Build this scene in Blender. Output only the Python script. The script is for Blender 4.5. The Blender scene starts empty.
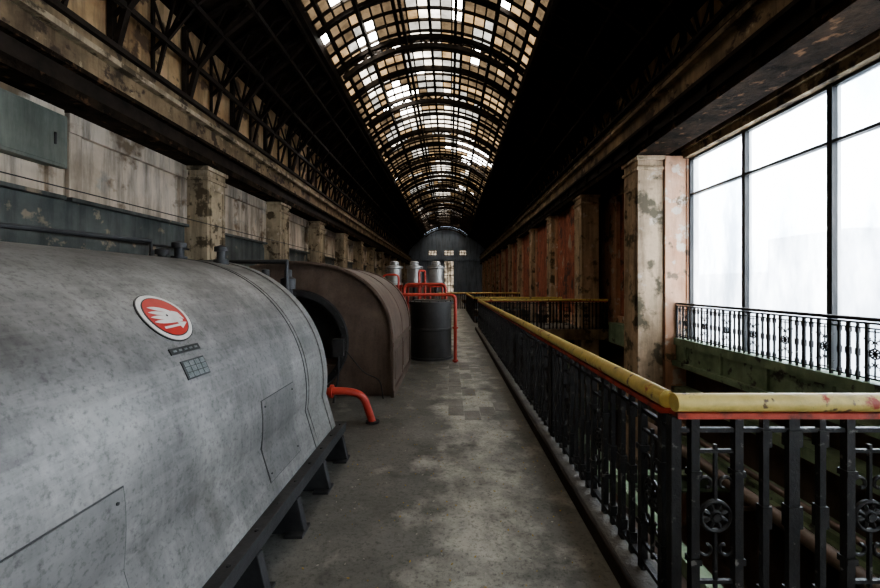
import bpy, math, random
from mathutils import Vector, Matrix
import mathutils
random.seed(7)
scene = bpy.context.scene
COL = scene.collection
pi = math.pi

# ------------------------------------------------------------ materials
def M(name, ramp, s=2.0, rough=.85, metal=0.0, bump=.25, streak=0.0, patch=None, patch2=None,
      fine=0.0, brick=None, scale3=None, xmask=None, brush=0.0, sdark=.22, spec=.5):
    m = bpy.data.materials.new(name); m.use_nodes = True
    nt = m.node_tree; N = nt.nodes; L = nt.links
    b = N['Principled BSDF']
    b.inputs['Specular IOR Level'].default_value = spec
    tc = N.new('ShaderNodeTexCoord')
    mp = N.new('ShaderNodeMapping'); L.new(tc.outputs['Object'], mp.inputs['Vector'])
    if scale3: mp.inputs['Scale'].default_value = scale3
    def noise(scale, vec=None, detail=8, r=.62, off=0):
        n = N.new('ShaderNodeTexNoise'); n.inputs['Scale'].default_value = scale
        n.inputs['Detail'].default_value = detail; n.inputs['Roughness'].default_value = r
        v = vec or mp.outputs['Vector']
        if off:
            mm = N.new('ShaderNodeMapping'); mm.inputs['Location'].default_value = (off, off*.7, off*1.3)
            L.new(v, mm.inputs['Vector']); v = mm.outputs['Vector']
        L.new(v, n.inputs['Vector']); return n.outputs['Fac']
    def mix(f, a, c, typ='MIX'):
        x = N.new('ShaderNodeMix'); x.data_type = 'RGBA'; x.blend_type = typ
        if isinstance(f, float): x.inputs[0].default_value = f
        else: L.new(f, x.inputs[0])
        for i, k in ((6, a), (7, c)):
            if isinstance(k, tuple): x.inputs[i].default_value = (*k, 1)
            else: L.new(k, x.inputs[i])
        return x.outputs[2]
    def rampn(f, lo, hi, a=0, c=1):
        r = N.new('ShaderNodeMapRange'); L.new(f, r.inputs[0])
        r.inputs[1].default_value = lo; r.inputs[2].default_value = hi
        r.inputs[3].default_value = a; r.inputs[4].default_value = c
        return r.outputs[0]
    def math_(op, a, c):
        x = N.new('ShaderNodeMath'); x.operation = op
        for i, k in enumerate((a, c)):
            if isinstance(k, (int, float)): x.inputs[i].default_value = k
            else: L.new(k, x.inputs[i])
        return x.outputs[0]
    n1 = noise(s)
    cr = N.new('ShaderNodeValToRGB'); L.new(n1, cr.inputs[0])
    e = cr.color_ramp.elements
    k = len(ramp)
    e[0].position = .32; e[0].color = (*ramp[0], 1); e[1].position = .68; e[1].color = (*ramp[-1], 1)
    for i in range(1, k-1):
        q = e.new(.32+.36*i/(k-1)); q.color = (*ramp[i], 1)
    col = cr.outputs[0]
    if brick:
        bt = N.new('ShaderNodeTexBrick')
        mb = N.new('ShaderNodeMapping'); L.new(tc.outputs['Object'], mb.inputs['Vector'])
        mb.inputs['Rotation'].default_value = brick[2]
        L.new(mb.outputs['Vector'], bt.inputs['Vector'])
        bt.inputs['Scale'].default_value = brick[0]
        bt.inputs['Color1'].default_value = (1, 1, 1, 1); bt.inputs['Color2'].default_value = (.6, .6, .6, 1)
        bt.inputs['Mortar'].default_value = (*brick[1], 1)
        bt.inputs['Mortar Size'].default_value = .02
        col = mix(1.0, col, bt.outputs['Color'], 'MULTIPLY')
    for i, p in enumerate((patch, patch2)):
        if p:
            wd = p[3] if len(p) > 3 else .05
            src = noise(p[1], off=7.3*(i+1), detail=10, r=.6)
            if xmask and i == 0:
                sp = N.new('ShaderNodeSeparateXYZ'); L.new(tc.outputs['Object'], sp.inputs[0])
                d = math_('ABSOLUTE', math_('SUBTRACT', sp.outputs[0], xmask[0]), 0)
                src = math_('ADD', src, rampn(d, xmask[1], xmask[2], xmask[3], -xmask[3]))
            pf = rampn(src, p[2], p[2]+wd)
            col = mix(pf, col, p[0])
    if streak:
        ms = N.new('ShaderNodeMapping'); L.new(tc.outputs['Object'], ms.inputs['Vector'])
        ms.inputs['Scale'].default_value = (3, 3, .35)
        sf = rampn(noise(1.0, ms.outputs['Vector'], 9, .7), .45, .7)
        col = mix(math_('MULTIPLY', sf, streak), col, tuple(c*sdark for c in ramp[0]))
    if brush:
        ms = N.new('ShaderNodeMapping'); L.new(tc.outputs['Object'], ms.inputs['Vector'])
        ms.inputs['Scale'].default_value = (14, .8, 14)
        sf = rampn(noise(1.0, ms.outputs['Vector'], 8, .7), .48, .7)
        col = mix(math_('MULTIPLY', sf, brush), col, tuple(min(c*1.5, .9) for c in ramp[-1]))
    if fine:
        ff = rampn(noise(45, detail=4, r=.7, off=3), .5, .75)
        col = mix(math_('MULTIPLY', ff, fine), col, tuple(c*.3 for c in ramp[0]))
    L.new(col, b.inputs['Base Color'])
    b.inputs['Roughness'].default_value = rough; b.inputs['Metallic'].default_value = metal
    if bump:
        bp = N.new('ShaderNodeBump'); bp.inputs['Strength'].default_value = bump; bp.inputs['Distance'].default_value = .03
        L.new(noise(s*5, detail=6), bp.inputs['Height']); L.new(bp.outputs[0], b.inputs['Normal'])
    return m

m_silver = M('silver_paint', [(.13,.126,.12), (.205,.20,.19), (.285,.278,.262)], s=1.4, rough=.52, metal=.25, bump=.03, streak=.7, fine=.7, patch=((.34,.333,.315), 2.6, .57, .2), patch2=((.095,.088,.078), 2.1, .60, .15), brush=.24)
m_panel = M('silver_panel', [(.14,.137,.13), (.22,.215,.205)], s=2.2, rough=.52, metal=.25, bump=.03, streak=.6, fine=.75, brush=.2)
m_seam = M('seam_dark', [(.03,.03,.03), (.06,.06,.06)], rough=.7)
m_brown = M('brown_steel', [(.095,.068,.052), (.155,.112,.086), (.22,.165,.13)], s=1.8, rough=.5, metal=.2, bump=.08, streak=.5, fine=.4)
m_tank = M('dark_tank_paint', [(.03,.028,.026), (.06,.055,.05)], s=2.5, rough=.5, metal=.2, bump=.08, streak=.5, fine=.4)
m_iron = M('black_iron', [(.010,.010,.010), (.024,.022,.020)], s=12, rough=.5, metal=.4, bump=.2, patch=((.17,.16,.145), 20, .62))
m_steel = M('dark_steel', [(.016,.013,.011), (.045,.033,.024)], s=3, rough=.75, bump=.1, spec=.2)
m_base = M('base_steel', [(.03,.03,.032), (.06,.06,.06)], s=4, rough=.6, metal=.4, bump=.15)
m_yellow = M('yellow_paint', [(.54,.42,.12), (.70,.56,.19), (.48,.38,.12)], s=6, rough=.45, bump=.15, patch=((.16,.10,.05), 11, .595), patch2=((.38,.06,.03), 6, .61))
m_rustred = M('rust_red', [(.03,.015,.012), (.40,.055,.03), (.50,.08,.045)], s=10, rough=.6, bump=.2)
m_red = M('red_pipe_paint', [(.36,.035,.022), (.50,.065,.04)], s=5, rough=.45, bump=.05, patch=((.10,.03,.02), 9, .63))
m_floor = M('concrete_floor', [(.10,.10,.088), (.145,.143,.127), (.195,.192,.172)], s=1.6, rough=.58, bump=.4, patch=((.46,.445,.385), 3.2, .44, .28), patch2=((.085,.084,.075), 2.6, .58, .12), fine=.8, xmask=(.24, .10, .62, .13))
m_kerb = M('kerb_concrete', [(.07,.066,.06), (.15,.14,.12)], s=6, rough=.85, bump=.4)
m_slab = M('worn_slab', [(.145,.14,.125), (.29,.28,.245)], s=3, rough=.65, bump=.4, fine=.6)
m_plaster = M('old_plaster', [(.46,.38,.29), (.66,.56,.45), (.74,.65,.55)], s=.7, bump=.3, streak=.9, sdark=.25, patch=((.24,.17,.11), 1.3, .56, .08), patch2=((.38,.37,.33), 1.1, .62, .08))
m_dado = M('grey_dado', [(.075,.085,.08), (.15,.16,.148)], s=1.3, bump=.2, streak=.7, patch=((.32,.27,.20), 2.5, .60))
m_col = M('column_plaster', [(.30,.245,.165), (.52,.42,.29), (.42,.35,.24)], s=1.5, bump=.4, streak=.85, patch=((.62,.52,.39), 2.6, .60), patch2=((.13,.10,.06), 2.4, .54, .05))
m_colr = M('column_stained', [(.34,.25,.16), (.58,.43,.29), (.45,.35,.23)], s=1.5, bump=.4, streak=.8, patch=((.68,.57,.45), 2.2, .59), patch2=((.13,.11,.07), 2.0, .54, .08))
m_orange = M('orange_plaster', [(.56,.31,.19), (.70,.45,.31)], s=1.4, bump=.3, streak=.5, patch=((.22,.16,.11), 2.0, .57), patch2=((.70,.60,.50), 2.4, .57))
m_fascia = M('peeling_fascia', [(.15,.105,.064), (.29,.21,.125), (.45,.33,.20)], s=1.4, bump=.5, streak=.7, patch=((.08,.055,.038), 2.2, .54), patch2=((.60,.47,.30), 3.0, .61))
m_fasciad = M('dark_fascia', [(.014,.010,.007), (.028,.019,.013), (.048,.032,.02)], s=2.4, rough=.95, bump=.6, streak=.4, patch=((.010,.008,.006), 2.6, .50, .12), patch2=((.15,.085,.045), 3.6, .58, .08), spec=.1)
m_upper = M('upper_wall', [(.50,.30,.15), (.70,.49,.27), (.80,.60,.37)], s=.8, bump=.3, streak=.8, patch=((.14,.09,.055), 1.3, .55))
m_brick = M('red_brick', [(.42,.13,.075), (.62,.23,.14)], s=1.5, bump=.2, streak=.7, brick=(3.0, (.6,.55,.5), (0, pi/2, 0)), patch=((.46,.37,.27), 1.1, .60, .06), patch2=((.10,.06,.045), 1.6, .55, .08))
m_deck = M('roof_deck', [(.012,.009,.007), (.032,.023,.017)], s=1, rough=.95, bump=.1, spec=.1)
m_green = M('green_paint', [(.14,.20,.13), (.23,.31,.20), (.30,.38,.26)], s=2.5, rough=.6, bump=.15, patch=((.07,.07,.055), 3.0, .58), streak=.4)
m_pit = M('pit_wall', [(.06,.04,.03), (.15,.10,.07)], s=1.2, bump=.4, streak=.6, patch=((.35,.26,.18), 1.7, .66))
m_white = M('enamel_white', [(.46,.44,.41), (.58,.55,.51)], s=20, rough=.4, bump=0)
m_badgered = M('enamel_red', [(.34,.028,.022), (.40,.035,.027)], s=20, rough=.35, bump=0)
m_black = M('plate_black', [(.015,.015,.015), (.03,.03,.03)], rough=.4, bump=0)
m_plate = M('plate_steel', [(.10,.115,.11), (.2,.215,.21)], s=40, rough=.4, metal=.6, bump=.3)
m_alu = M('aluminium', [(.28,.27,.25), (.44,.42,.39)], s=5, rough=.4, metal=.4, bump=.05, streak=.4)
m_blue = M('bluegrey_wall', [(.28,.36,.50), (.44,.54,.68)], s=.5, bump=.2, streak=.6)
m_leaf = M('dry_leaf', [(.45,.33,.08), (.3,.2,.06)], s=9, rough=.8, bump=0)
m_chip = M('plaster_chip', [(.3,.28,.25), (.5,.47,.42)], s=9, rough=.9, bump=0)
m_ext = M('outside_render', [(.52,.53,.55), (.62,.63,.65)], s=.3, bump=.1)
m_cab = M('grey_green_cabinet', [(.14,.16,.135), (.22,.24,.20)], s=2, rough=.6, bump=.1, streak=.6)

def pane(name, tint, tint2, trans=.5, s=1.5, dcol=(.5, .45, .38), streak=False):
    m = bpy.data.materials.new(name); m.use_nodes = True
    nt = m.node_tree; N = nt.nodes; L = nt.links
    for n in list(N): N.remove(n)
    out = N.new('ShaderNodeOutputMaterial')
    tc = N.new('ShaderNodeTexCoord'); mp = N.new('ShaderNodeMapping')
    L.new(tc.outputs['Object'], mp.inputs['Vector'])
    if streak: mp.inputs['Scale'].default_value = (1, 1, .3)
    n = N.new('ShaderNodeTexNoise'); n.inputs['Scale'].default_value = s; n.inputs['Detail'].default_value = 9
    n.inputs['Roughness'].default_value = .7
    L.new(mp.outputs[0], n.inputs['Vector'])
    cr = N.new('ShaderNodeValToRGB'); L.new(n.outputs['Fac'], cr.inputs[0])
    cr.color_ramp.elements[0].position = .35; cr.color_ramp.elements[0].color = (*tint, 1)
    cr.color_ramp.elements[1].position = .65; cr.color_ramp.elements[1].color = (*tint2, 1)
    t = N.new('ShaderNodeBsdfTransparent'); L.new(cr.outputs[0], t.inputs['Color'])
    d = N.new('ShaderNodeBsdfTranslucent'); d.inputs['Color'].default_value = (*dcol, 1)
    if streak: L.new(cr.outputs[0], d.inputs['Color'])
    mx = N.new('ShaderNodeMixShader'); mx.inputs[0].default_value = 1-trans
    L.new(t.outputs[0], mx.inputs[1]); L.new(d.outputs[0], mx.inputs[2])
    L.new(mx.outputs[0], out.inputs[0]); return m
p_win = pane('window_glass_frosted', (.42,.47,.53), (.88,.92,.97), .5, 1.0, (.7,.74,.78), True)
p_sky_a = pane('dirty_glass_amber', (.016,.010,.005), (.070,.048,.026), .88, 1.6, (.07,.05,.03))
p_sky_b = pane('dirty_glass_brown', (.004,.003,.002), (.022,.016,.010), .88, 1.6, (.03,.022,.014))
p_sky_c = pane('dirty_glass_cream', (.07,.062,.052), (.30,.28,.25), .85, 1.6, (.25,.23,.20))
p_sky_d = pane('dirty_glass_grey', (.024,.023,.021), (.085,.083,.079), .88, 1.6, (.08,.078,.072))

# ------------------------------------------------------------ mesh builder
class MB:
    def __init__(s, name, mats):
        s.n = name; s.m = mats; s.v = []; s.f = []; s.mi = []; s.sm = []
    def add(s, vs, fs, mi=0, sm=False):
        o = len(s.v); s.v += [tuple(v) for v in vs]
        for f in fs:
            s.f.append(tuple(i+o for i in f)); s.mi.append(mi); s.sm.append(sm)
    def box(s, x0, x1, y0, y1, z0, z1, mi=0):
        s.add([(x0,y0,z0),(x1,y0,z0),(x1,y1,z0),(x0,y1,z0),(x0,y0,z1),(x1,y0,z1),(x1,y1,z1),(x0,y1,z1)],
              [(0,3,2,1),(4,5,6,7),(0,1,5,4),(1,2,6,5),(2,3,7,6),(3,0,4,7)], mi)
    def beam(s, p0, p1, w, h, mi=0, up=(0,0,1)):
        p0 = Vector(p0); p1 = Vector(p1); d = (p1-p0).normalized(); u = Vector(up)
        if abs(d.dot(u)) > .98: u = Vector((0,1,0))
        r = d.cross(u).normalized(); u = r.cross(d).normalized()
        vs = []
        for p in (p0, p1):
            for a, b in ((-1,-1),(1,-1),(1,1),(-1,1)):
                vs.append(p + r*a*w/2 + u*b*h/2)
        s.add(vs, [(3,2,1,0),(4,5,6,7),(0,1,5,4),(1,2,6,5),(2,3,7,6),(3,0,4,7)], mi)
    def tube(s, pts, r, seg=12, mi=0, closed=False, caps=True):
        pts = [Vector(p) for p in pts]; n = len(pts); vs = []; fs = []
        prev = None
        for i, p in enumerate(pts):
            if closed: d = pts[(i+1) % n]-pts[i-1]
            else: d = pts[min(i+1, n-1)]-pts[max(i-1, 0)]
            d.normalize()
            if prev is None:
                a = Vector((0,0,1)) if abs(d.z) < .9 else Vector((1,0,0))
                u = d.cross(a).normalized()
            else:
                u = (prev - d*prev.dot(d)).normalized()
            prev = u; w = d.cross(u)
            rr = r[i] if isinstance(r, (list, tuple)) else r
            for k in range(seg):
                t = 2*pi*k/seg; vs.append(p + (u*math.cos(t)+w*math.sin(t))*rr)
        m = n if closed else n-1
        for i in range(m):
            j = (i+1) % n
            for k in range(seg):
                k2 = (k+1) % seg
                fs.append((i*seg+k, i*seg+k2, j*seg+k2, j*seg+k))
        s.add(vs, fs, mi, True)
        if caps and not closed:
            s.add(vs[:seg], [tuple(range(seg-1, -1, -1))], mi); s.add(vs[-seg:], [tuple(range(seg))], mi)
    def cyl(s, p0, p1, r, seg=16, mi=0): s.tube([p0, p1], r, seg, mi)
    def lathe(s, c, prof, seg=32, mi=0, axis='Z'):
        vs = []; fs = []
        for (r, h) in prof:
            for k in range(seg):
                t = 2*pi*k/seg; a, b = r*math.cos(t), r*math.sin(t)
                vs.append((c[0]+a, c[1]+b, c[2]+h) if axis == 'Z' else (c[0]+a, c[1]+h, c[2]+b) if axis == 'Y' else (c[0]+h, c[1]+a, c[2]+b))
        for i in range(len(prof)-1):
            for k in range(seg):
                k2 = (k+1) % seg
                f = (i*seg+k, i*seg+k2, (i+1)*seg+k2, (i+1)*seg+k)
                fs.append(f if axis != 'Y' else f[::-1])
        s.add(vs, fs, mi, True)
    def prism(s, poly, y0, y1, mi=0, sm=False, caps=True):
        n = len(poly); vs = [(x, y0, z) for x, z in poly]+[(x, y1, z) for x, z in poly]
        s.add(vs, [(i, (i+1) % n, n+(i+1) % n, n+i) for i in range(n)], mi, sm)
        if caps: s.add(vs, [tuple(range(n-1, -1, -1)), tuple(range(n, 2*n))], mi)
    def build(s, parent=None, bevel=0, auto=True):
        me = bpy.data.meshes.new(s.n); me.from_pydata(s.v, [], s.f)
        for m in s.m: me.materials.append(m)
        me.polygons.foreach_set('material_index', s.mi); me.polygons.foreach_set('use_smooth', s.sm)
        me.update()
        import bmesh
        b = bmesh.new(); b.from_mesh(me); bmesh.ops.recalc_face_normals(b, faces=b.faces)
        b.to_mesh(me); b.free()
        o = bpy.data.objects.new(s.n, me); COL.objects.link(o)
        if any(s.sm) and auto:
            try: me.set_sharp_from_angle(angle=math.radians(38))
            except Exception: pass
        if bevel:
            bv = o.modifiers.new('bevel', 'BEVEL'); bv.width = bevel; bv.segments = 2; bv.limit_method = 'ANGLE'
        if parent: o.parent = parent
        return o
def empty(name):
    e = bpy.data.objects.new(name, None); COL.objects.link(e); e.empty_display_size = .2; return e

YB, YF = -8.0, 62.0       # back / far ends of the hall
XL, XR = -6.8, 6.0
COLY = [10.0+4.3*i for i in range(12)]
BY = 14.0                 # near edge of the bridge

# ------------------------------------------------------------ floors
f = MB('floor', [m_floor])
f.box(XL, 1.18, YB, YF, -.35, 0)
f.box(1.18, XR, YB, 1.92, -.35, 0)
f.build()
f = MB('floor_bridge', [m_floor, m_fascia])
for y0, y1 in ((BY, 16.6), (24.5, 26.5), (42, 60)):
    f.box(1.18, 5.7, y0, y1, -.3, 0); f.box(1.18, 5.64, y0-.03, y0-.002, -.36, .02, 1)
f.build()
f = MB('floor_pit', [m_pit]); f.box(1.0, XR, 1.0, YF, -4.8, -4.5); f.build()
f = MB('wall_pit', [m_pit, m_green])
f.box(.9, 1.15, 1.9, YF, -4.5, -.35); f.box(.9, XR, 1.65, 1.9, -4.5, -.35)
f.build()
k = MB('kerb', [m_kerb, m_steel])
k.box(.93, 1.16, 1.90, BY, 0, .09); k.box(.93, XR-.02, 1.70, 1.90, 0, .09)
k.box(.90, .93, 1.70, BY, 0, .10, 1)
k.build(bevel=.008)
g = MB('trim_floor_slabs', [m_slab])
random.seed(3)
for i in range(14):
    for j in range(7):
        x = -.62+j*.20; y = 4.3+i*.34+(.16 if j % 2 else 0)
        if random.random() < math.exp(-((x-.0)/.40)**2)*(.6 if 4.6 < y < 8.0 else .15):
            g.box(x, x+.192, y, y+.33, 0, .002+random.random()*.002)
g.build()

# ------------------------------------------------------------ near generator
CX, CZ, R = -2.2, .75, 1.06
gen = empty('turbine_generator')
def arcpoly(r, a0, a1, n):
    return [(CX+r*math.cos(a0+(a1-a0)*i/n), CZ+r*math.sin(a0+(a1-a0)*i/n)) for i in range(n+1)]
def casing_prof(r, off=0):
    p = arcpoly(r, math.radians(-8), math.radians(188), 64)
    return [(-1.06+off, .30-off)] + p + [(-3.34-off, .30-off)]
g = MB('casing', [m_silver])
g.prism(casing_prof(R), -2.2, 3.15, 0, True)
g.prism(casing_prof(R-.012), 3.15, 3.17, 0, True)
g.prism(casing_prof(R), 3.17, 3.50, 0, True)
g.build(gen)
g = MB('end_ring', [m_base, m_silver])
g.prism(casing_prof(R+.012, .012), 3.50, 3.60, 1, True)
g.lathe((CX, 3.60, CZ), [(1.0,0),(1.0,.05),(.86,.10),(.84,.10),(.5,.13),(.48,.2),(0.01,.2)], 48, 0, 'Y')
g.build(gen)
g = MB('seam_strips', [m_seam])
g.prism(casing_prof(R+.004, .004), 3.10, 3.108, 0, True)
g.prism(casing_prof(R+.004, .004), -.30, -.292, 0, True)
g.build(gen)
g = MB('side_panels', [m_panel, m_seam, m_base])
def sidex(z):
    if z > CZ-R*math.sin(math.radians(8)): return CX+math.sqrt(max(R*R-(z-CZ)**2, 0))
    z0 = CZ-R*math.sin(math.radians(8)); x0 = CX+R*math.cos(math.radians(8))
    return x0+(-1.06-x0)*(z0-z)/(z0-.30)
def sidepanel(y0, y1, z0, z1, off, mi, n=10):
    vs = []; fs = []
    for i in range(n+1):
        z = z0+(z1-z0)*i/n; x = sidex(z)
        for o in (off, -.01):
            vs += [(x+o, y0, z), (x+o, y1, z)]
    for i in range(n):
        a = i*4; b = a+4
        fs += [(a, a+1, b+1, b), (a+2, b+2, b+3, a+3), (a, b, b+2, a+2), (a+1, a+3, b+3, b+1)]
    fs += [(0, 2, 3, 1), (n*4, n*4+1, n*4+3, n*4+2)]
    g.add(vs, fs, mi)
for y0 in (2.38, .90, -.6):
    sidepanel(y0-.005, y0+.475, .395, .895, .0025, 1)
    sidepanel(y0, y0+.47, .40, .89, .005, 0)
    for yy in (y0+.03, y0+.44):
        for zz in (.44, .85):
            g.lathe((sidex(zz)+.004, yy, zz), [(.006,0),(.006,.005),(.001,.006)], 8, 2, 'X')
g.build(gen)
def surf(u, a, off):
    th = math.radians(40.8)+a/R; r = R+off
    return (CX+r*math.cos(th), 1.917+u, CZ+r*math.sin(th))
g = MB('badge', [m_white, m_badgered, m_black])
def disc(r0, r1, off, mi, seg=64, rings=4):
    vs = []; fs = []
    for i in range(rings+1):
        r = r0+(r1-r0)*i/rings
        for k in range(seg):
            t = 2*pi*k/seg; vs.append(surf(r*math.cos(t), r*math.sin(t), off))
    for i in range(rings):
        for k in range(seg):
            k2 = (k+1) % seg; fs.append((i*seg+k, i*seg+k2, (i+1)*seg+k2, (i+1)*seg+k))
    o = len(vs)
    for k in range(seg):
        t = 2*pi*k/seg; vs.append(surf(r1*math.cos(t), r1*math.sin(t), -.004))
    for k in range(seg):
        k2 = (k+1) % seg; fs.append((rings*seg+k, rings*seg+k2, o+k2, o+k))
    g.add(vs, fs, mi)
disc(.001, .147, .006, 2); disc(.001, .141, .008, 0); disc(.001, .120, .010, 2); disc(.001, .115, .011, 1)
def ribbon(pts, ws, off, mi):
    vs = []; n = len(pts)
    for i in range(n):
        a = pts[max(i-1, 0)]; b = pts[min(i+1, n-1)]; dx, dy = b[0]-a[0], b[1]-a[1]; l = math.hypot(dx, dy)
        nx, ny = -dy/l, dx/l; w = ws[i]/2
        for q in (-1, 0, 1): vs.append(surf(pts[i][0]+nx*w*q, pts[i][1]+ny*w*q, off))
    fs = []
    for i in range(n-1):
        for j in (0, 1): fs.append((i*3+j, i*3+j+1, i*3+j+4, i*3+j+3))
    g.add(vs, fs, mi)
def qb(a, b, c, n=8): return [((1-t)**2*a[0]+2*t*(1-t)*b[0]+t*t*c[0], (1-t)**2*a[1]+2*t*(1-t)*b[1]+t*t*c[1]) for t in [i/n for i in range(n+1)]]
ribbon([(-.070,-.068), (.035,-.062), (.036,-.062), (.092,-.052)], [.012,.012,.044,.001], .0135, 0)
for i, (tip, ctl) in enumerate((((-.103,-.030), (-.01,-.036)), ((-.104,-.002), (-.005,-.012)), ((-.096,.027), (.0,.013)), ((-.080,.056), (.012,.040)))):
    root = (.078-.008*i, -.034+.013*i)
    pts = qb(root, ctl, tip)
    ws = [.014, .018, .021, .023, .024, .024, .022, .015, .002]
    ribbon(pts, ws, .0135, 0)
ribbon([(.048,.024), (.070,.002), (.090,-.030)], [.004,.034,.006], .0137, 0)
disc(.0005, .006, .0145, 2, 16, 1)
g.build(gen)
g = MB('nameplates', [m_black, m_plate, m_base, m_white])
def plate(yc, deg, w, h, mi, off=.006):
    n = 6; vs = []; fs = []
    for i in range(n+1):
        th = math.radians(deg)+(-h/2+h*i/n)/R
        for o in (off, -.003):
            r = R+o
            for y in (yc-w/2, yc+w/2): vs.append((CX+r*math.cos(th), y, CZ+r*math.sin(th)))
    for i in range(n):
        a = i*4; b = a+4
        fs += [(a, a+1, b+1, b), (a, b, b+2, a+2), (a+1, a+3, b+3, b+1)]
    fs += [(0, 2, 3, 1), (n*4, n*4+1, n*4+3, n*4+2)]
    g.add(vs, fs, mi)
plate(1.896, 30.5, .205, .032, 0); plate(1.905, 25.0, .165, .095, 2, .005)
for i in range(5):
    plate(1.896-.075+i*.037, 30.5, .022, .010, 1, .0075)
for i in range(3):
    for j in range(4): plate(1.905-.057+j*.038, 25.0+(i-1)*1.5, .034, .024, 1, .008)
g.build(gen)
g = MB('base_frame', [m_base, m_silver])
g.box(-3.42, -.985, -2.3, 3.72, .26, .305)
g.box(-1.08, -.99, -2.3, 3.72, .215, .26)
g.box(-3.42, -3.33, -2.3, 3.72, .215, .26)
g.box(-3.2, -1.35, -2.2, 3.6, 0, .26)
y = 3.55
while y > -2.2:
    for sx in (1, -1):
        xo = -.93 if sx == 1 else -3.47
        xi = xo-sx*.34
        yy = y
        vs = [(xi, yy, 0), (xo, yy, 0), (xo-sx*.05, yy, .22), (xi, yy, .22)]
        vs += [(a, b+.055, c) for a, b, c in vs]
        g.add(vs, [(0,1,2,3),(7,6,5,4),(0,4,5,1),(1,5,6,2),(2,6,7,3),(3,7,4,0)], 0)
        g.box(min(xo, xo-sx*.12), max(xo, xo-sx*.12), yy-.05, yy+.1, 0, .018, 0)
    y -= .52
g.build(gen, bevel=.004)
g = MB('flange_bolts', [m_base])
y = -2.1
while y < 3.65:
    g.lathe((-1.02, y, .305), [(.011,0),(.011,.008),(.001,.010)], 6, 0); y += .26
g.build(gen)
g = MB('top_fittings', [m_base, m_alu])
for x, y in ((-2.25, 3.25), (-2.0, 3.42), (-2.5, 3.4)):
    z = CZ+math.sqrt(R*R-(x-CX)**2)
    g.lathe((x, y, z-.02), [(.06,0),(.06,.05),(.035,.05),(.035,.12),(.055,.12),(.055,.16),(.001,.18)], 16, 0)
g.tube([(-2.9, 2.3, 1.6), (-2.9, 2.3, 1.98), (-2.9, 3.0, 2.0), (-2.6, 3.4, 1.98), (-2.6, 3.4, 1.70)], .02, 8, 0)
g.build(gen)

g = MB('bearing_pedestal', [m_brown, m_base, m_alu])
g.box(-2.75, -1.65, 3.98, 4.75, 0, .55, 0)
g.prism([(-2.7,.55),(-1.7,.55),(-1.72,.8)]+[(CX+.5*math.cos(t), .78+.5*math.sin(t)) for t in [i*pi/12 for i in range(13)]]+[(-2.68,.8)], 4.0, 4.7, 0, True)
g.cyl((CX, 3.82, .78), (CX, 5.5, .78), .16, 24, 2)
g.lathe((CX, 4.85, .78), [(.16,0),(.3,0),(.3,.14),(.16,.14)], 32, 1, 'Y')
for x in (-2.5, -2.05, -1.8): g.lathe((x, 4.35, 1.05), [(.05,0),(.05,.5),(.08,.5),(.08,.62),(.04,.64),(.04,.72),(.001,.73)], 14, 1)
g.tube([(-2.9, 4.2, .2), (-2.9, 4.2, 1.85), (-1.75, 4.2, 1.85), (-1.75, 4.2, 1.1)], .03, 10, 1)
g.box(-1.62, -1.5, 4.0, 4.2, 0, .9, 1)
g.build(bevel=.01)
def bend(pts, r=.12, n=6):
    out = [Vector(pts[0])]
    for i in range(1, len(pts)-1):
        p = Vector(pts[i]); a = (Vector(pts[i-1])-p); b = (Vector(pts[i+1])-p)
        rr = min(r, a.length*.49, b.length*.49)
        A = p+a.normalized()*rr; B = p+b.normalized()*rr
        for k in range(n+1):
            t = k/n; out.append(A*(1-t)**2+p*2*t*(1-t)+B*t*t)
    out.append(Vector(pts[-1])); return out
g = MB('red_floor_pipe', [m_red, m_base])
g.tube(bend([(-1.64, 4.35, .40), (-1.2, 4.45, .40), (-1.0, 4.5, .34), (-.90, 4.55, 0)], .2), .043, 16)
g.lathe((-1.35, 4.415, .40), [(.045,0),(.075,0),(.075,.03),(.045,.03)], 16, 0, 'X')
g.lathe((-.90, 4.55, 0), [(.08,0),(.08,.02),(.04,.02)], 16, 1)
g.build()

# ------------------------------------------------------------ turbine housing
tb = empty('turbine_housing')
def house(off=0, zb=0):
    hw = 1.40+off; c = -2.22; z0 = .75; hh = 1.17+off; p = []
    n = 48
    for i in range(n+1):
        t = pi*i/n; e = 2/2.35
        p.append((c+hw*math.copysign(abs(math.cos(t))**e, math.cos(t)), z0+hh*abs(math.sin(t))**e))
    return [(c+hw, zb)] + p + [(c-hw, zb)]
g = MB('shell', [m_brown])
g.prism(house(), 5.62, 7.9, 0, True, caps=False)
pr = house(); n = len(pr)
g.add([(x, 7.9, z) for x, z in pr], [tuple(range(n))], 0)
g.build(tb)
g = MB('front_face', [m_brown, m_seam, m_base])
def opening(r): 
    out = []
    for (x, z) in pr:
        a = math.atan2(z-.78, x-CX); out.append((CX+r*math.cos(a), .78+r*math.sin(a)))
    return out
op = opening(.66)
vs = [(x, 5.66, z) for x, z in pr]+[(x, 5.60, z) for x, z in op]+[(x, 6.1, z) for x, z in op]
fs = []
for i in range(n):
    j = (i+1) % n
    fs.append((i, j, n+j, n+i)); fs.append((n+i, n+j, 2*n+j, 2*n+i))
g.add(vs, fs, 0)
g.add([(x, 6.1, z) for x, z in op], [tuple(range(n))], 1)
g.lathe((CX, 5.56, .78), [(.66,.06),(.66,0),(.74,0),(.76,.08)], 48, 2, 'Y')
for kk in range(20):
    a = 2*pi*kk/20
    g.lathe((CX+.70*math.cos(a), 5.545, .78+.70*math.sin(a)), [(.001,0),(.018,.002),(.018,.03)], 6, 2, 'Y')
g.build(tb)
g = MB('shell_bands', [m_brown, m_seam])
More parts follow.
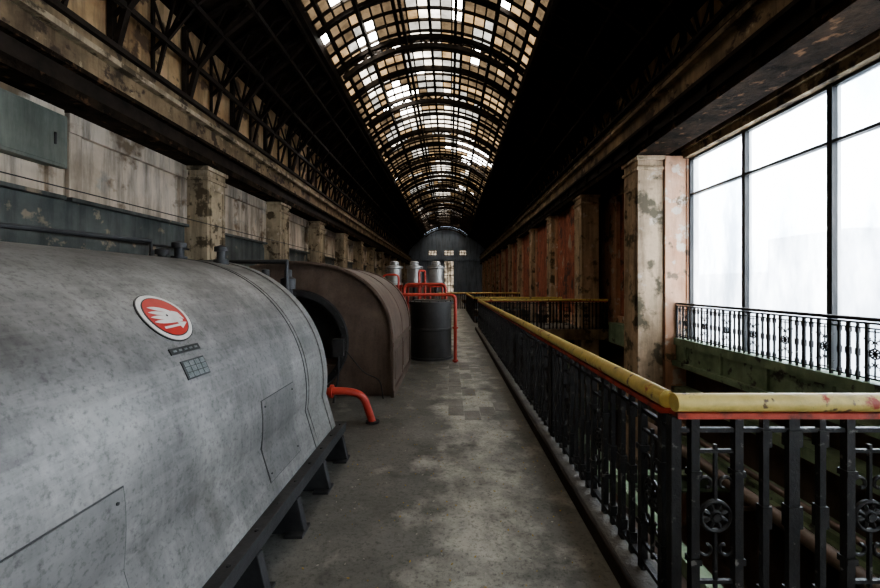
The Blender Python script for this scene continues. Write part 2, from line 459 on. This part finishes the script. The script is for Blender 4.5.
for y0, y1, o in ((5.55, 5.66, .02), (6.72, 6.76, .010), (7.84, 7.95, .02)):
    q = house(o); q2 = house(-.02); nn = len(q)
    vs = [(x, y0, z) for x, z in q]+[(x, y1, z) for x, z in q]+[(x, y0, z) for x, z in q2]+[(x, y1, z) for x, z in q2]
    fs = []
    for i in range(nn-1):
        fs += [(i, i+1, nn+i+1, nn+i), (i, 2*nn+i, 2*nn+i+1, i+1), (nn+i, nn+i+1, 3*nn+i+1, 3*nn+i)]
    g.add(vs, fs, 0, False)
g.box(-.83, -.795, 5.55, 7.95, .72, .78, 0); g.box(-.83, -.79, 5.55, 7.95, 0, .10, 0)
for y0 in (5.8, 6.85):
    g.box(-.83, -.808, y0, y0+.8, .2, .62, 0)
g.build(tb, bevel=.004)
g = MB('gauge_box', [m_base, m_alu])
g.box(-1.65, -1.5, 5.48, 5.6, .60, .84, 0)
g.tube(bend([(-1.58, 5.54, .60), (-1.58, 5.54, .3), (-1.58, 5.3, .0)], .1), .015, 8, 0)
g.tube(bend([(-1.5, 5.54, .70), (-1.2, 5.5, .35), (-.98, 5.5, .28), (-.94, 5.5, 0)], .15), .008, 8, 0)
g.build(tb)

# ------------------------------------------------------------ oil tank
g = MB('oil_tank', [m_tank, m_base, m_iron])
g.lathe((-.42, 8.65, 0), [(.001,0),(.48,0),(.48,.05),(.45,.05),(.45,.62),(.458,.63),(.458,.67),(.45,.68),(.45,1.18),(.49,1.18),(.49,1.24),(.40,1.25),(.38,1.28),(.001,1.28)], 48, 0)
for kk in range(16):
    a = 2*pi*kk/16; g.lathe((-.42+.47*math.cos(a), 8.65+.47*math.sin(a), 1.24), [(.012,0),(.012,.02),(.001,.02)], 6, 1)
g.tube([(-.42+.1*math.cos(t), 8.6, 1.31+.07*math.sin(t)) for t in [pi*i/8 for i in range(9)]], .012, 8, 1)
g.build()
g = MB('red_steam_pipe', [m_red, m_base])
g.tube(bend([(-1.35, 7.97, 1.30), (-1.35, 8.1, 1.40), (.11, 8.1, 1.40), (.11, 8.1, 0)], .13), .034, 14)
g.tube(bend([(-1.1, 9.4, 0), (-1.1, 9.4, 1.62), (-.1, 9.4, 1.62), (-.1, 9.4, 0)], .15), .036, 14)
g.tube(bend([(-.75, 9.5, 0), (-.75, 9.5, 1.95), (-.62, 9.7, 1.95), (-.62, 9.7, 0)], .06), .03, 12)
g.tube(bend([(-1.62, 9.5, 0), (-1.62, 9.5, 1.85), (-1.25, 9.5, 1.85), (-1.25, 9.5, 0)], .1), .026, 12)
for z in (.02, .7): g.lathe((.11, 8.1, z), [(.034,0),(.06,0),(.06,.03),(.034,.03)], 14, 0)
g.build()
for (x, y, hh) in ((-1.45, 10.2, 0), (-.93, 10.2, 0), (-.36, 10.2, 0), (-1.85, 12.4, .0)):
    g = MB('steam_valve', [m_alu, m_red, m_brown, m_base])
    c = (x, y, hh)
    g.lathe((x, y, 0), [(.001,0),(.24,0),(.24,.06),(.16,.1),(.16,.55),(.24,.6),(.24,.75),(.15,.82+hh),(.001,.82+hh)], 24, 2)
    for dx in (-.16, .16): g.cyl((x+dx, y, .7), (x+dx, y, 1.58+hh), .028, 10, 1)
    g.cyl((x, y, .8), (x, y, 1.6+hh), .045, 12, 3)
    g.box(x-.22, x+.22, y-.1, y+.1, 1.54+hh, 1.60+hh, 1)
    g.lathe(c, [(.001,1.6),(.23,1.6),(.23,1.65),(.19,1.66),(.19,2.02),(.23,2.03),(.23,2.09),(.12,2.11),(.12,2.2),(.07,2.22),(.001,2.22)], 28, 0)
    g.build()
g = MB('control_cabinet', [m_cab, m_base, m_alu])
g.box(-3.9, -2.7, 9.3, 10.0, 0, 1.7, 0)
for i in range(3):
    g.box(-3.88+i*.4, -3.52+i*.4, 9.28, 9.3, .1, 1.6, 0); g.box(-3.58+i*.4, -3.56+i*.4, 9.25, 9.28, .8, .95, 2)
g.build(bevel=.006)
for yy in (20.0, 34.0):
    g = MB('distant_turbine', [m_brown, m_silver, m_base])
    g.prism([(x-.6, z) for x, z in house()], yy, yy+3.5, 0, True)
    g.prism([(x-.6, z) for x, z in casing_prof(R)], yy+4.6, yy+9, 1, True)
    g.box(-4.0, -1.6, yy+4.5, yy+9.1, 0, .3, 2); g.cyl((-2.8, yy+3.5, .8), (-2.8, yy+4.6, .8), .16, 20, 2)
    g.build()

# ------------------------------------------------------------ railings
def railing(name, p0, p1, z0=.09, top=1.06, yellow=True, phase=0.0, rose=True, a0=-.02, cornerpost=True):
    g = MB(name, [m_iron, m_yellow if yellow else m_iron, m_rustred if yellow else m_iron])
    p0 = Vector((*p0, 0)); p1 = Vector((*p1, 0)); Ln = (p1-p0).length; u = (p1-p0)/Ln; nrm = Vector((-u.y, u.x, 0))
    def P(t, z, o=0): q = p0+u*t+nrm*o; return (q.x, q.y, z)
    g.tube([P(a0, top), P(Ln+.02, top)], .042 if yellow else .028, 20, 1)
    g.beam(P(a0, top-.054), P(Ln+.02, top-.054), .066, .026, 2)
    g.beam(P(0, top-.125), P(Ln, top-.125), .022, .02, 0)
    g.beam(P(0, z0+.05), P(Ln, z0+.05), .03, .022, 0)
    zm = (z0+.05+top-.125)/2
    def vbar(t, w, d, a=None, b=None): g.beam(P(t, z0 if a is None else a), P(t, (top-.06) if b is None else b), d, w, 0, up=u)
    def ring(t, z, r, rr, seg=20):
        g.tube([P(t+r*math.cos(k*2*pi/seg), z+r*math.sin(k*2*pi/seg)) for k in range(seg)], rr, 6, 0, closed=True)
    t = phase; mod = .71
    while t < Ln-.02:
        for dt in (.0, .20):
            if 0 <= t+dt <= Ln:
                vbar(t+dt, .038, .034)
                for zc in (zm+.2, zm-.2): g.beam(P(t+dt, zc-.014), P(t+dt, zc+.014), .05, .05, 0, up=u)
        if 0 < t+.1 < Ln and rose:
            c = t+.1
            ring(c, zm, .068, .011); ring(c, zm, .022, .011, 12)
            for kk in range(8):
                a = kk*pi/4+.39
                g.tube([P(c+.022*math.cos(a), zm+.022*math.sin(a)), P(c+.045*math.cos(a), zm+.045*math.sin(a), .004), P(c+.062*math.cos(a), zm+.062*math.sin(a))], [.007, .014, .007], 6, 0)
            g.tube([P(c, zm, -.014), P(c, zm, .018)], .017, 10, 0)
            for sg in (1, -1):
                for sd in (1, -1):
                    pts = []
                    for q in range(15):
                        a = q/14*1.5*pi; r = .040*(1-q/20)
                        pts.append(P(c+sd*(.042+r*math.cos(a)), zm+sg*(.145+r*math.sin(a)*1.1)))
                    g.tube(pts, .008, 6, 0)
                g.beam(P(c, zm+sg*.07), P(c, zm+sg*(.33)), .014, .014, 0, up=u)
                g.beam(P(c-.09, zm+sg*.30), P(c+.09, zm+sg*.30), .016, .016, 0)
        for dt in (.325, .455, .585):
            if 0 < t+dt < Ln:
                w = .05 if abs(dt-.455) < .01 else .028
                vbar(t+dt, w, .026)
                g.beam(P(t+dt, zm-.05), P(t+dt, zm+.05), .042, w+.014, 0, up=u)
                g.beam(P(t+dt, top-.2), P(t+dt, top-.125), .042, w+.014, 0, up=u)
                g.beam(P(t+dt, z0+.05), P(t+dt, z0+.12), .042, w+.014, 0, up=u)
        t += mod
    for tt in ([0] if cornerpost else [])+[Ln]+[q*2.13 for q in range(1, int(Ln/2.13)+1)]:
        if yellow or tt in (0, Ln): vbar(min(tt, Ln), .045, .045)
    return g.build()
railing('balcony_railing', (1.03, 1.8), (1.03, BY+.06), phase=.09, a0=.05)
railing('balcony_railing', (1.03, 1.8), (5.9, 1.8), phase=.09, a0=.0, cornerpost=False)
railing('balcony_railing', (1.15, BY+.06), (5.65, BY+.06), z0=0, phase=.1, a0=-.12)
railing('balcony_railing', (1.1, 16.5), (4.7, 16.5), z0=0, phase=.1, rose=False)
railing('balcony_railing', (1.03, 16.65), (1.03, 24.5), z0=0, phase=.1, rose=False)
railing('balcony_railing', (-1.0, 26.4), (4.7, 26.4), z0=0, phase=.1, rose=False)
railing('gallery_railing', (5.75, 2.1), (5.75, 9.9), z0=.27, top=1.13, yellow=False, phase=.25)

# ------------------------------------------------------------ gallery beams (right)
g = MB('gallery_beam', [m_green, m_steel])
g.box(5.66, 6.0, 1.95, 9.9, .10, .27, 0)
g.box(5.72, 6.0, 1.95, 9.9, -.30, .10, 0)
g.box(5.62, 6.0, 1.95, 9.9, -.42, -.30, 0)
g.box(5.66, 6.0, 10.95, 13.95, -.42, .27, 0)
for y in [2.2+i*1.2 for i in range(7)]: g.box(5.67, 5.72, y, y+.08, -.30, .10, 0)
g.box(5.5, 6.0, 1.95, 40, -2.45, -2.15, 0); g.box(5.62, 6.0, 1.95, 40, -2.15, -2.05, 0)
g.box(5.60, 6.0, 1.95, 9.9, -1.15, -.95, 0)
g.build()
g = MB('pit_girder', [m_green, m_steel])
for y in (4.5, 7.6, 12.6):
    g.box(1.16, 5.49, y, y+.22, -2.43, -2.40, 0); g.box(1.16, 5.49, y, y+.22, -2.12, -2.09, 0); g.box(1.16, 5.49, y+.1, y+.12, -2.40, -2.12, 0)
g.box(3.2, 3.4, 4.75, 12.5, -2.4, -2.16, 0)
g.build()
g = MB('pit_pipe', [m_rustred, m_brown])
g.tube(bend([(4.65, 2.2, -1.7), (4.65, 9.4, -1.7), (4.65, 9.4, -4.5)], .3), .10, 14, 1)
g.tube(bend([(4.95, 2.2, -1.5), (4.95, 9.4, -1.5), (4.95, 9.4, -4.5)], .3), .05, 12, 1)
for y in (3, 6, 9):
    g.beam((5.7, y, -1.83), (4.5, y, -1.83), .04, .06, 1)
g.build()
g = MB('pit_condenser', [m_brown, m_base])
g.lathe((3.0, 4.2, -3.5), [(.001,0),(.85,0),(.95,.05),(.95,.15),(.85,.15),(.85,3.2),(.95,3.2),(.95,3.3),(.6,3.5),(.001,3.55)], 32, 0, 'Y')
g.box(2.3, 3.7, 4.6, 4.9, -4.5, -4.1, 1); g.box(2.3, 3.7, 6.8, 7.1, -4.5, -4.1, 1)
g.build()

# ------------------------------------------------------------ columns
H = .26
for side in (1, -1):
    for y in COLY + ([-.4, -8.0+.05] if side == 1 else [-2.9, -7.2]):
        g = MB('column', [m_colr if side == 1 else m_col, m_fascia])
        if side == 1: x0, x1 = 4.8, 5.45; zb = -4.5 if y > 2 else 0; h = H
        else: x0, x1 = -6.8, -6.2; zb = 0; h = 0
        g.box(x0, x1, y, y+.8, zb, 4.4+h)
        g.box(x0-.04*(side == 1), x1+.04, y-.04, y+.84, 4.28+h, 4.36+h, 0)
        g.box(x0-.05*(side == 1), x1+.05, y-.06, y+.86, 4.54+h, 4.64+h, 0)
        g.box(x0, x1, y, y+.8, 4.4+h, 4.54+h, 0)
        xf = x0 if side == 1 else x1; s = -1 if side == 1 else 1
        for yy in (y+.1, y+.64): g.box(min(xf, xf+s*.03), max(xf, xf+s*.03), yy, yy+.06, .4, 4.1, 0)
        g.box(min(xf, xf+s*.03), max(xf, xf+s*.03), y+.1, y+.7, 4.06, 4.12, 0)
        g.build(bevel=.012)

# ------------------------------------------------------------ walls
g = MB('wall_left', [m_plaster, m_dado, m_upper])
g.box(-7.1, -6.8, YB, YF, 3.1, 4.7, 0); g.box(-7.1, -6.79, YB, YF, 0, 3.1, 1); g.box(-7.1, -6.8, YB, YF, 4.7, 8.3, 2)
g.build()
g = MB('trim_left_bays', [m_plaster, m_dado])
LC = [(-2.1, 6.8), (6.9, 10.0)]+[(a+.8, a+4.3) for a in COLY[:-1]]
for y0, y1 in LC:
    g.box(-6.8, -6.70, y0, y1, 4.3, 4.64, 0); g.box(-6.8, -6.72, y0, y0+.25, 3.15, 4.3, 0); g.box(-6.8, -6.72, y1-.25, y1, 3.15, 4.3, 0)
    g.box(-6.8, -6.66, y0, y1, 3.08, 3.15, 1)
g.build(bevel=.01)
g = MB('wall_right', [m_orange, m_fascia, m_pit, m_brick, m_upper])
g.box(6.0, 6.3, YB, YF, -4.5, .10, 2)
g.box(6.0, 6.3, YB, YF, 4.8, 5.3, 1); g.box(6.0, 6.3, YB, YF, 5.3, 8.3, 4)
for a, b in ((-8, -7.4), (-.55, .75), (9.9, 10.95)): g.box(6.0, 6.3, a, b, .1, 4.8, 0)
g.box(5.47, 6.0, 9.93, 10.9, -4.5, 4.88, 0)
g.box(6.1, 6.3, 10.95, YF, .1, 4.8, 3)
g.box(5.95, 6.1, 14.0, 15.4, .1, 4.8, 0)
g.box(6.0, 6.3, 10.95, YF, 0.1, .5, 0)
for a in COLY[1:-1]:
    g.box(5.06, 5.30, a+.8, a+4.3, 0.0, 4.88, 3)
    g.box(4.98, 5.06, a+.8, a+4.3, 0.0, .45, 0); g.box(4.98, 5.06, a+.8, a+1.05, .45, 4.88, 0); g.box(4.98, 5.06, a+4.05, a+4.3, .45, 4.88, 0)
g.build()
g = MB('wall_back', [m_plaster]); g.box(-7.1, 6.3, YB-.3, YB, -4.5, 11); g.build()
g = MB('wall_far', [m_blue, m_steel])
xs = [-7.1, -3.4, -2.1, -.9, .6, 1.5, 2.6, 6.3]; zs = [-4.5, 0, 3.1, 5.4, 6.3, 7.1, 11.5]
holes = [(3, 1), (3, 2), (1, 4), (3, 4), (5, 4)]
for i in range(len(xs)-1):
    for j in range(len(zs)-1):
        if (i, j) in holes: continue
        g.box(xs[i], xs[i+1], YF, YF+.3, zs[j], zs[j+1], 0)
g.box(-6.8, 6, YF-.25, YF, 5.45, 5.7, 0)
for x in (-5, -2.9, 2.2, 4.6): g.box(x, x+.5, YF-.15, YF, 0, 5.45, 0)
g.build()
g = MB('window_1', [m_steel, p_sky_c])
for (i, j) in holes:
    x0, x1, z0, z1 = xs[i], xs[i+1], zs[j], zs[j+1]
    g.box(x0, x1, YF+.1, YF+.11, z0, z1, 1)
    for q in range(4): g.box(x0+(x1-x0)*q/3-.04, x0+(x1-x0)*q/3+.04, YF+.02, YF+.09, z0, z1, 0)
    for q in range(3): g.box(x0, x1, YF+.02, YF+.09, z0+(z1-z0)*q/2-.04, z0+(z1-z0)*q/2+.04, 0)
g.build()

def bigwin(name, y0, n, d=1.83):
    g = MB(name, [m_black, p_win]); z0, z1, zt = .12, 4.8, 3.88; y1 = y0-n*d
    g.box(6.14, 6.145, y1, y0, z0, z1, 1)
    for i in range(n+1): g.box(6.05, 6.2, y0-i*d-.045, y0-i*d+.045, z0, z1, 0)
    for z, h in ((z0, .06), (zt, .05), (z1-.03, .05)): g.box(6.06, 6.19, y1, y0, z-h/2, z+h/2, 0)
    g.build()
bigwin('window_2', 9.9, 5); bigwin('window_3', -.55, 4, 1.71)
g = MB('trim_window_head', [m_orange, m_fascia])
g.box(5.90, 6.0, .7, 9.9, 4.80, 4.98, 1); g.box(5.84, 6.0, .7, 9.9, 4.98, 5.06, 1)
g.build()

# ------------------------------------------------------------ crane beams / cornices
g = MB('crane_beam_right', [m_fasciad, m_steel, m_fascia])
def rb(x0, x1, z0, z1, mi): g.box(x0, x1, YB, YF, z0, z1, mi)
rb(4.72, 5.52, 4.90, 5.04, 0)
rb(4.82, 5.45, 5.04, 5.42, 1); rb(4.70, 4.86, 5.42, 5.50, 1); rb(4.74, 4.82, 5.12, 5.16, 1)
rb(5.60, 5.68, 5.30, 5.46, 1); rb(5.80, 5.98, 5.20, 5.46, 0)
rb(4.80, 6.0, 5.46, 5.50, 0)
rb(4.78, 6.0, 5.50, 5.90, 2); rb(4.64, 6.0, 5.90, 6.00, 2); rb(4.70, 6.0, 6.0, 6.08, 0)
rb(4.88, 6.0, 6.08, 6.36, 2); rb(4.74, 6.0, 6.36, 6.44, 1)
y = YB+.2
while y < YF: g.box(4.76, 4.82, y, y+.06, 5.05, 5.42, 1); y += 1.075
g.build()
g = MB('crane_beam_left', [m_fascia, m_steel, m_col, m_fasciad])
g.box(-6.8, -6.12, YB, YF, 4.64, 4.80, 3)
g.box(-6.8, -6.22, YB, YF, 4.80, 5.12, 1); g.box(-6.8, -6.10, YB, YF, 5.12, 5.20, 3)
g.box(-6.8, -6.2, YB, YF, 5.20, 5.60, 0); g.box(-6.8, -6.04, YB, YF, 5.60, 5.70, 2)
g.box(-6.8, -6.3, YB, YF, 5.70, 6.0, 0); g.box(-6.8, -6.2, YB, YF, 6.0, 6.1, 1)
g.build()
g = MB('wall_conduit', [m_base, m_cab])
g.tube([(-6.62, YB+.1, 2.5), (-6.62, 9.9, 2.5)], .025, 8); g.tube([(-6.15, YB+.1, 3.15), (-6.15, 40, 3.15)], .010, 8)
g.build()
g = MB('wall_switch_cabinet', [m_cab, m_base])
g.box(-6.8, -6.6, 5.0, 6.75, 3.6, 4.5, 0); g.box(-6.6, -6.585, 5.05, 6.7, 3.65, 4.45, 0)
g.box(-6.585, -6.56, 6.5, 6.53, 3.95, 4.15, 1)
g.build(bevel=.01)

# ------------------------------------------------------------ roof
SL, SR, SZ, RISE = -4.2, 2.8, 9.5, 1.35
SC = (SL+SR)/2; HW = (SR-SL)/2
RAD = (HW*HW+RISE*RISE)/(2*RISE); ZC = SZ+RISE-RAD; A0 = math.asin(HW/RAD)
def arc(t, off=0):
    a = -A0+2*A0*t; return (SC+(RAD+off)*math.sin(a), ZC+(RAD+off)*math.cos(a))
g = MB('ceiling', [m_deck])
for xa, za, xb, zb in ((-7.1, 8.1, SL, SZ), (6.3, 8.1, SR, SZ)):
    mx, mz = (xa*.45+xb*.55), (za*.45+zb*.55)+.12
    for (x0, z0, x1, z1) in ((xa, za, mx, mz), (mx, mz, xb, zb)):
        g.add([(x0, YB, z0), (x1, YB, z1), (x1, YF, z1), (x0, YF, z0), (x0, YB, z0+.15), (x1, YB, z1+.15), (x1, YF, z1+.15), (x0, YF, z0+.15)],
              [(0,3,2,1),(4,5,6,7),(0,1,5,4),(1,2,6,5),(2,3,7,6),(3,0,4,7)])
g.build()
NC = 20; ny = 120; DY = (YF-.03-YB)/ny
g = MB('skylight', [m_steel, p_sky_a, p_sky_b, p_sky_c, p_sky_d])
blobs = [(-2.3, 18.6, .7), (-2.0, 20.2, .35), (1.55, 25.5, 1.05), (1.1, 28, .35), (.9, 15.3, .25), (-2.8, 13.9, .4), (1.0, 36, .4), (.2, 12.9, .35), (-3.2, 11.6, .3)]
for j in range(ny):
    y0 = YB+j*DY; y1 = y0+DY
    for i in range(NC):
        x0, z0 = arc(i/NC, .02); x1, z1 = arc((i+1)/NC, .02); xc = (x0+x1)/2; yc = (y0+y1)/2
        hole = any((xc-a)**2+((yc-b)*.6)**2 < (r*(1+.5*mathutils.noise.noise(Vector((xc*2, yc*2, 0)))))**2 for a, b, r in blobs)
        if hole or random.random() < .004: continue
        near = max(math.exp(-((xc-a)**2+((yc-b)*.6)**2)/(r*2.2)**2) for a, b, r in blobs[:4])
        nz = 1.4*mathutils.noise.noise(Vector((xc*.7, yc*.3, 2.2)))+random.uniform(-.24, .24)+.22*math.exp(-((i-9)/2.0)**2)+.35*near-.08
        if yc > 47: nz += .28  # clearer panes added at the far end to brighten the end wall
        mi = 2 if nz < -.14 else 1 if nz < .08 else 4 if nz < .42 else 3
        if (i < 2 or i > NC-5): mi = 2 if random.random() < .75 else 1
        g.add([(x0, y0, z0), (x1, y0, z1), (x1, y1, z1), (x0, y1, z0)], [(0,1,2,3)], mi)
    for i in range(NC):
        x0, z0 = arc(i/NC); x1, z1 = arc((i+1)/NC); g.beam((x0, y0, z0-.03), (x1, y0, z1-.03), .05, .09, 0)
for i in range(NC+1):
    x, z = arc(i/NC); big = i % 3 == 1
    g.beam((x, YB, z-.04), (x, YF-.01, z-.04), .10 if big else .05, .18 if big else .07, 0)
g.build()
g = MB('roof_truss', [m_steel])
y = 1.4-4.3*2
ks = 16
fy = []
while y < YF: fy.append(y); y += 2.15
for q, y in enumerate(fy):
    big = q % 2 == 0
    for i in range(ks):
        x0, z0 = arc(i/ks, -.16); x1, z1 = arc((i+1)/ks, -.16)
        g.beam((x0, y, z0), (x1, y, z1), .14, .14)
        if big:
            a0, b0 = arc(i/ks, -.5); a1, b1 = arc((i+1)/ks, -.5)
            g.beam((a0, y, b0), (a1, y, b1), .16, .15)
            if i % 2: g.beam((x0, y, z0), (a1, y, b1), .06, .06)
            else: g.beam((a0, y, b0), (x1, y, z1), .06, .06)
for i in (3, 6, 10, 13):
    a, b = arc(i/ks, -.36); g.beam((a, YB, b), (a, YF-.01, b), .10, .14)
g.build()
g = MB('roof_side_brace', [m_steel])
y = YB+.7
kk = 0
while y < YF:
    for xw, sgn, xe in ((-6.75, 1, SL), (5.95, -1, SR)):
        zb_ = 6.1 if sgn == 1 else 6.44
        pts = [(xw+sgn*.1, zb_+.05), (xw+sgn*.35, 7.1), (xw+sgn*1.0, 7.9), (xw+sgn*1.8, 8.55), (xe-sgn*.1, 9.25)]
        top = [(xw+sgn*.05, 8.05), (xw+sgn*.6, 8.35), (xw+sgn*1.1, 8.65), (xw+sgn*1.8, 9.0), (xe, 9.45)]
        big = kk % 2 == 0
        w = .11 if big else .06
        for q in range(4):
            g.beam((pts[q][0], y, pts[q][1]), (pts[q+1][0], y, pts[q+1][1]), w, w)
            g.beam((top[q][0], y, top[q][1]), (top[q+1][0], y, top[q+1][1]), w, w)
            g.beam((pts[q][0], y, pts[q][1]), (top[q+1][0], y, top[q+1][1]), .05, .05)
            g.beam((pts[q+1][0], y, pts[q+1][1]), (top[q][0], y, top[q][1]), .05, .05)
        g.beam((xw+sgn*.05, y, zb_), (xw+sgn*.05, y, 8.1), w, w)
        g.beam((xw+sgn*.05, y, 6.9), (xw+sgn*.9, y, 7.75), .06, .06)
    kk += 1; y += 1.075
for xw, sgn, xe in ((-6.75, 1, SL), (5.95, -1, SR)):
    for dx, z in ((.35, 7.1), (1.0, 7.9), (1.8, 8.55), (2.4, 9.1), (.6, 8.3)):
        g.beam((xw+sgn*dx, YB, z), (xw+sgn*dx, YF, z), .1, .12)
    g.beam((xe-sgn*.05, YB, SZ-.15), (xe-sgn*.05, YF, SZ-.15), .16, .3)
g.build()

# ------------------------------------------------------------ outside
g = MB('neighbouring_building', [m_ext, m_seam])
g.box(19, 30, -10, 60, -5, 2.4, 0); g.box(19.5, 26, 19, 24, 2.4, 4.4, 0)
g.build()
g = MB('ground', [m_ext]); g.box(6.4, 60, -40, 80, -5.2, -5.0); g.build()

# ------------------------------------------------------------ litter
g = MB('fallen_leaves', [m_leaf, m_chip])
random.seed(5)
for i in range(900):
    x = random.uniform(-.9, .88); y = random.uniform(1.0, 12); s = random.uniform(.004, .011); a = random.uniform(0, 6.3)
    if x < -.78 and 5 < y < 8: continue
    c, sn = math.cos(a)*s, math.sin(a)*s
    mi = 0 if random.random() < .65 else 1
    g.add([(x+c, y+sn, .008), (x-sn*.6, y+c*.6, .009), (x-c, y-sn, .012), (x+sn*.6, y-c*.6, .009), (x, y, .002)], [(0,1,2,3),(0,4,1),(1,4,2),(2,4,3),(3,4,0)], mi)
g.build()

# ------------------------------------------------------------ world + portals
w = bpy.data.worlds.new('sky'); scene.world = w; w.use_nodes = True
nt = w.node_tree; N = nt.nodes; L = nt.links
bg = N['Background']
tc = N.new('ShaderNodeTexCoord')
sx = N.new('ShaderNodeSeparateXYZ'); L.new(tc.outputs['Generated'], sx.inputs[0])
cr = N.new('ShaderNodeValToRGB'); mr = N.new('ShaderNodeMapRange')
mr.inputs[1].default_value = -.3; mr.inputs[2].default_value = 1; L.new(sx.outputs['Z'], mr.inputs[0]); L.new(mr.outputs[0], cr.inputs[0])
e = cr.color_ramp.elements
e[0].position = 0; e[0].color = (.50,.49,.47,1); e[1].position = 1; e[1].color = (1,.95,.86,1)
q = e.new(.25); q.color = (.76,.75,.73,1); q = e.new(.5); q.color = (.98,.96,.93,1)
dt = N.new('ShaderNodeVectorMath'); dt.operation = 'DOT_PRODUCT'
L.new(tc.outputs['Generated'], dt.inputs[0]); dt.inputs[1].default_value = Vector((.933, 1, .43)).normalized()
mm = N.new('ShaderNodeMath'); mm.operation = 'MAXIMUM'; L.new(dt.outputs['Value'], mm.inputs[0]); mm.inputs[1].default_value = 0
pw = N.new('ShaderNodeMath'); pw.operation = 'POWER'; L.new(mm.outputs[0], pw.inputs[0]); pw.inputs[1].default_value = 60
ad = N.new('ShaderNodeMath'); ad.operation = 'MULTIPLY_ADD'; L.new(pw.outputs[0], ad.inputs[0]); ad.inputs[1].default_value = 5; ad.inputs[2].default_value = 1
st = N.new('ShaderNodeMath'); st.operation = 'MULTIPLY'; L.new(ad.outputs[0], st.inputs[0]); st.inputs[1].default_value = 18.5
L.new(cr.outputs[0], bg.inputs['Color']); L.new(st.outputs[0], bg.inputs['Strength'])
def portal(name, loc, rot, sxx, syy):
    l = bpy.data.lights.new(name, 'AREA'); l.shape = 'RECTANGLE'; l.size = sxx; l.size_y = syy; l.cycles.is_portal = True
    o = bpy.data.objects.new(name, l); COL.objects.link(o); o.location = loc; o.rotation_euler = rot
portal('portal_window', (6.32, 5.3, 2.45), (0, pi/2, 0), 4.8, 9.3)
portal('portal_window_back', (6.32, -4.0, 2.45), (0, pi/2, 0), 4.8, 7)
portal('portal_skylight', (SC, 27, 11.2), (0, 0, 0), 7.2, 70)

# ------------------------------------------------------------ camera
cam = bpy.data.cameras.new('camera'); co = bpy.data.objects.new('camera', cam); COL.objects.link(co)
co.location = (0, 0, 1.6); co.rotation_euler = (pi/2, 0, 0)
cam.lens = 16; cam.sensor_width = 36; cam.shift_x = -10/880; cam.shift_y = -9/880; cam.clip_start = .02; cam.clip_end = 300
scene.camera = co
scene.view_settings.view_transform = 'AgX'
try: scene.view_settings.look = 'AgX - Medium High Contrast'
except Exception: pass
